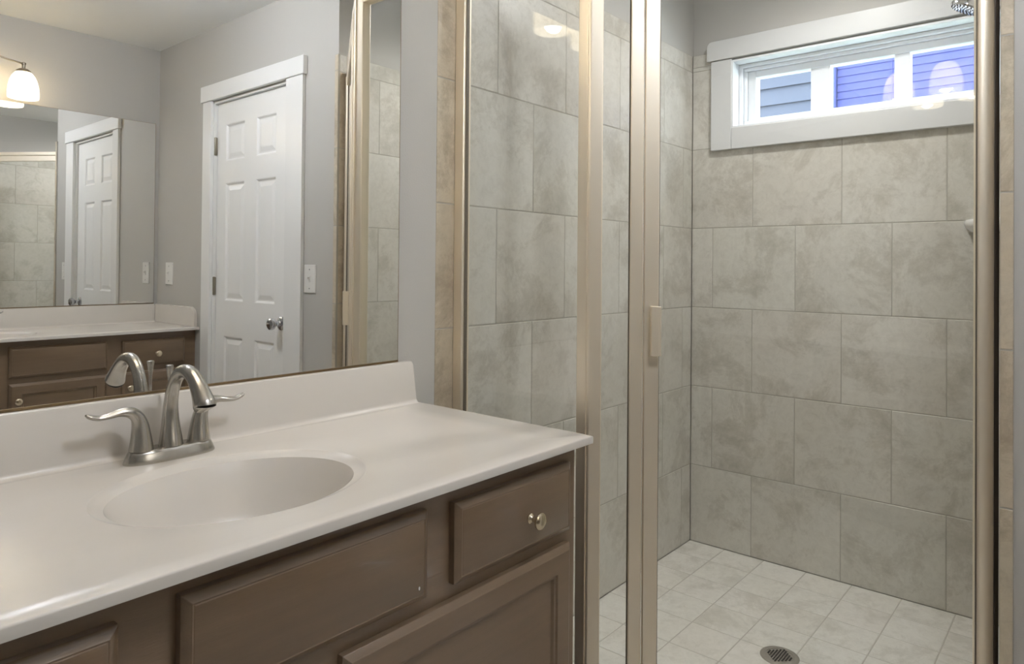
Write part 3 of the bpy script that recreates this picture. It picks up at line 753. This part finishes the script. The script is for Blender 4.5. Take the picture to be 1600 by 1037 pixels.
# ------------------------------------------------------------------ shower fittings
t = thing('showerhead', 'chrome shower head near the top of the shower window', 'shower head', (2.28, YR, 1.93))
hc = Vector((2.285, -1.042, 1.872)); ax = Vector((-.05, .45, -.89)).normalized()
bm = bmesh.new(); lathe(bm, [(.009, .055), (.012, .045), (.020, .035), (.036, .018), (.042, .006), (.042, 0), (.039, -.004), (.03, -.0045)], (0, 0, 0), seg=40)
q = Vector((0, 0, -1)).rotation_difference(ax)
for v in bm.verts: v.co = hc + q @ v.co
hd = link('head', bm, CHROME, t, smooth=35)
bm = bmesh.new()
for rr_, cnt in ((.006, 5), (.014, 10), (.022, 15), (.030, 20), (.0365, 24)):
    for i in range(cnt):
        a = 2 * PI * i / cnt; c0 = Vector((rr_ * math.cos(a), rr_ * math.sin(a), -.004))
        b2 = bmesh.ops.create_cone(bm, cap_ends=True, segments=6, radius1=.0014, radius2=.0019, depth=.004)
        for v in b2['verts']: v.co = hc + q @ (v.co + c0)
nz = link('nozzles', bm, FRAMED, t)
bm = bmesh.new(); base = hc + q @ Vector((0, 0, .05))
ap = [tuple(base), tuple(base + Vector((.0, -.02, .03))), (2.28, -1.09, 1.935), (2.28, -1.13, 1.940), (2.28, YR + .001, 1.940)]
sweep(bm, [(p, .008, .008) for p in spline(ap, 6)], seg=14)
link('shower_arm', bm, CHROME, t, smooth=50)
bm = bmesh.new(); lathe(bm, [(.028, .0005), (.027, .004), (.014, .008)], (2.28, YR, 1.940), 'y', seg=28); link('flange', bm, CHROME, t, smooth=35)

# corner soap dish
bm = bmesh.new(); rings = []
cx, cy = XS - .0012, YR + .0012
def quarter(r, z, s=1.0):
    return [bm.verts.new((cx - r * math.cos(a) * s, cy + r * math.sin(a) * s, z)) for a in [i * PI / 2 / 14 for i in range(15)]] + [bm.verts.new((cx, cy, z))]
for r, z in ((.150, 1.268), (.168, 1.274), (.182, 1.288), (.187, 1.302), (.184, 1.311), (.179, 1.3135), (.172, 1.311), (.165, 1.300), (.12, 1.297)): rings.append(quarter(r, z))
n = 16
for a, b in zip(rings, rings[1:]):
    for i in range(n): bm.faces.new((a[i], a[(i + 1) % n], b[(i + 1) % n], b[i]))
bm.faces.new(rings[0]); bm.faces.new(rings[-1])
o = link('soap_dish', bm, CERAM, smooth=50); tag(o, 'white ceramic soap dish fixed in the far corner of the shower', 'soap dish')
# floor drain
t = thing('floor_drain', 'round perforated metal drain in the shower floor', 'drain', (2.112, -.600, .001))
bm = bmesh.new(); lathe(bm, [(.055, .0002), (.055, .0015), (.052, .003), (.040, .003), (.0395, .0018)], (2.112, -.600, 0), seg=48); link('drain_flange', bm, mat('drain_metal', srgb(158, 152, 142), .5, metal=.5), t, smooth=35)
bm = bmesh.new()
for i in range(-4, 5):
    for j in range(-4, 5):
        if (i * i + j * j) < 18: b2 = bmesh.ops.create_cone(bm, cap_ends=True, segments=4, radius1=.0032, radius2=.0032, depth=.0012); [setattr(v, 'co', Vector((2.112 + v.co.x + i * .0078, -.600 + v.co.y + j * .0078, .0034 + v.co.z))) for v in b2['verts']]
for a in range(2): b2 = bmesh.ops.create_cone(bm, cap_ends=True, segments=10, radius1=.003, radius2=.003, depth=.0012); [setattr(v, 'co', Vector((2.112 + v.co.x + (.040 if a else -.040) * .96, -.600 + v.co.y, .0034 + v.co.z))) for v in b2['verts']]
link('drain_holes', bm, DARK, t)
for o in C.objects:
    g = {'light switch': 'light switch plates on the door wall', 'wall light': 'three-shade vanity lights', 'faucet': 'vanity faucets', 'mirror': 'vanity mirrors', 'countertop': 'vanity countertops', 'cabinet': 'vanity cabinets'}.get(o.get('category'))
    if g: o['group'] = g
bpy.context.view_layer.update()
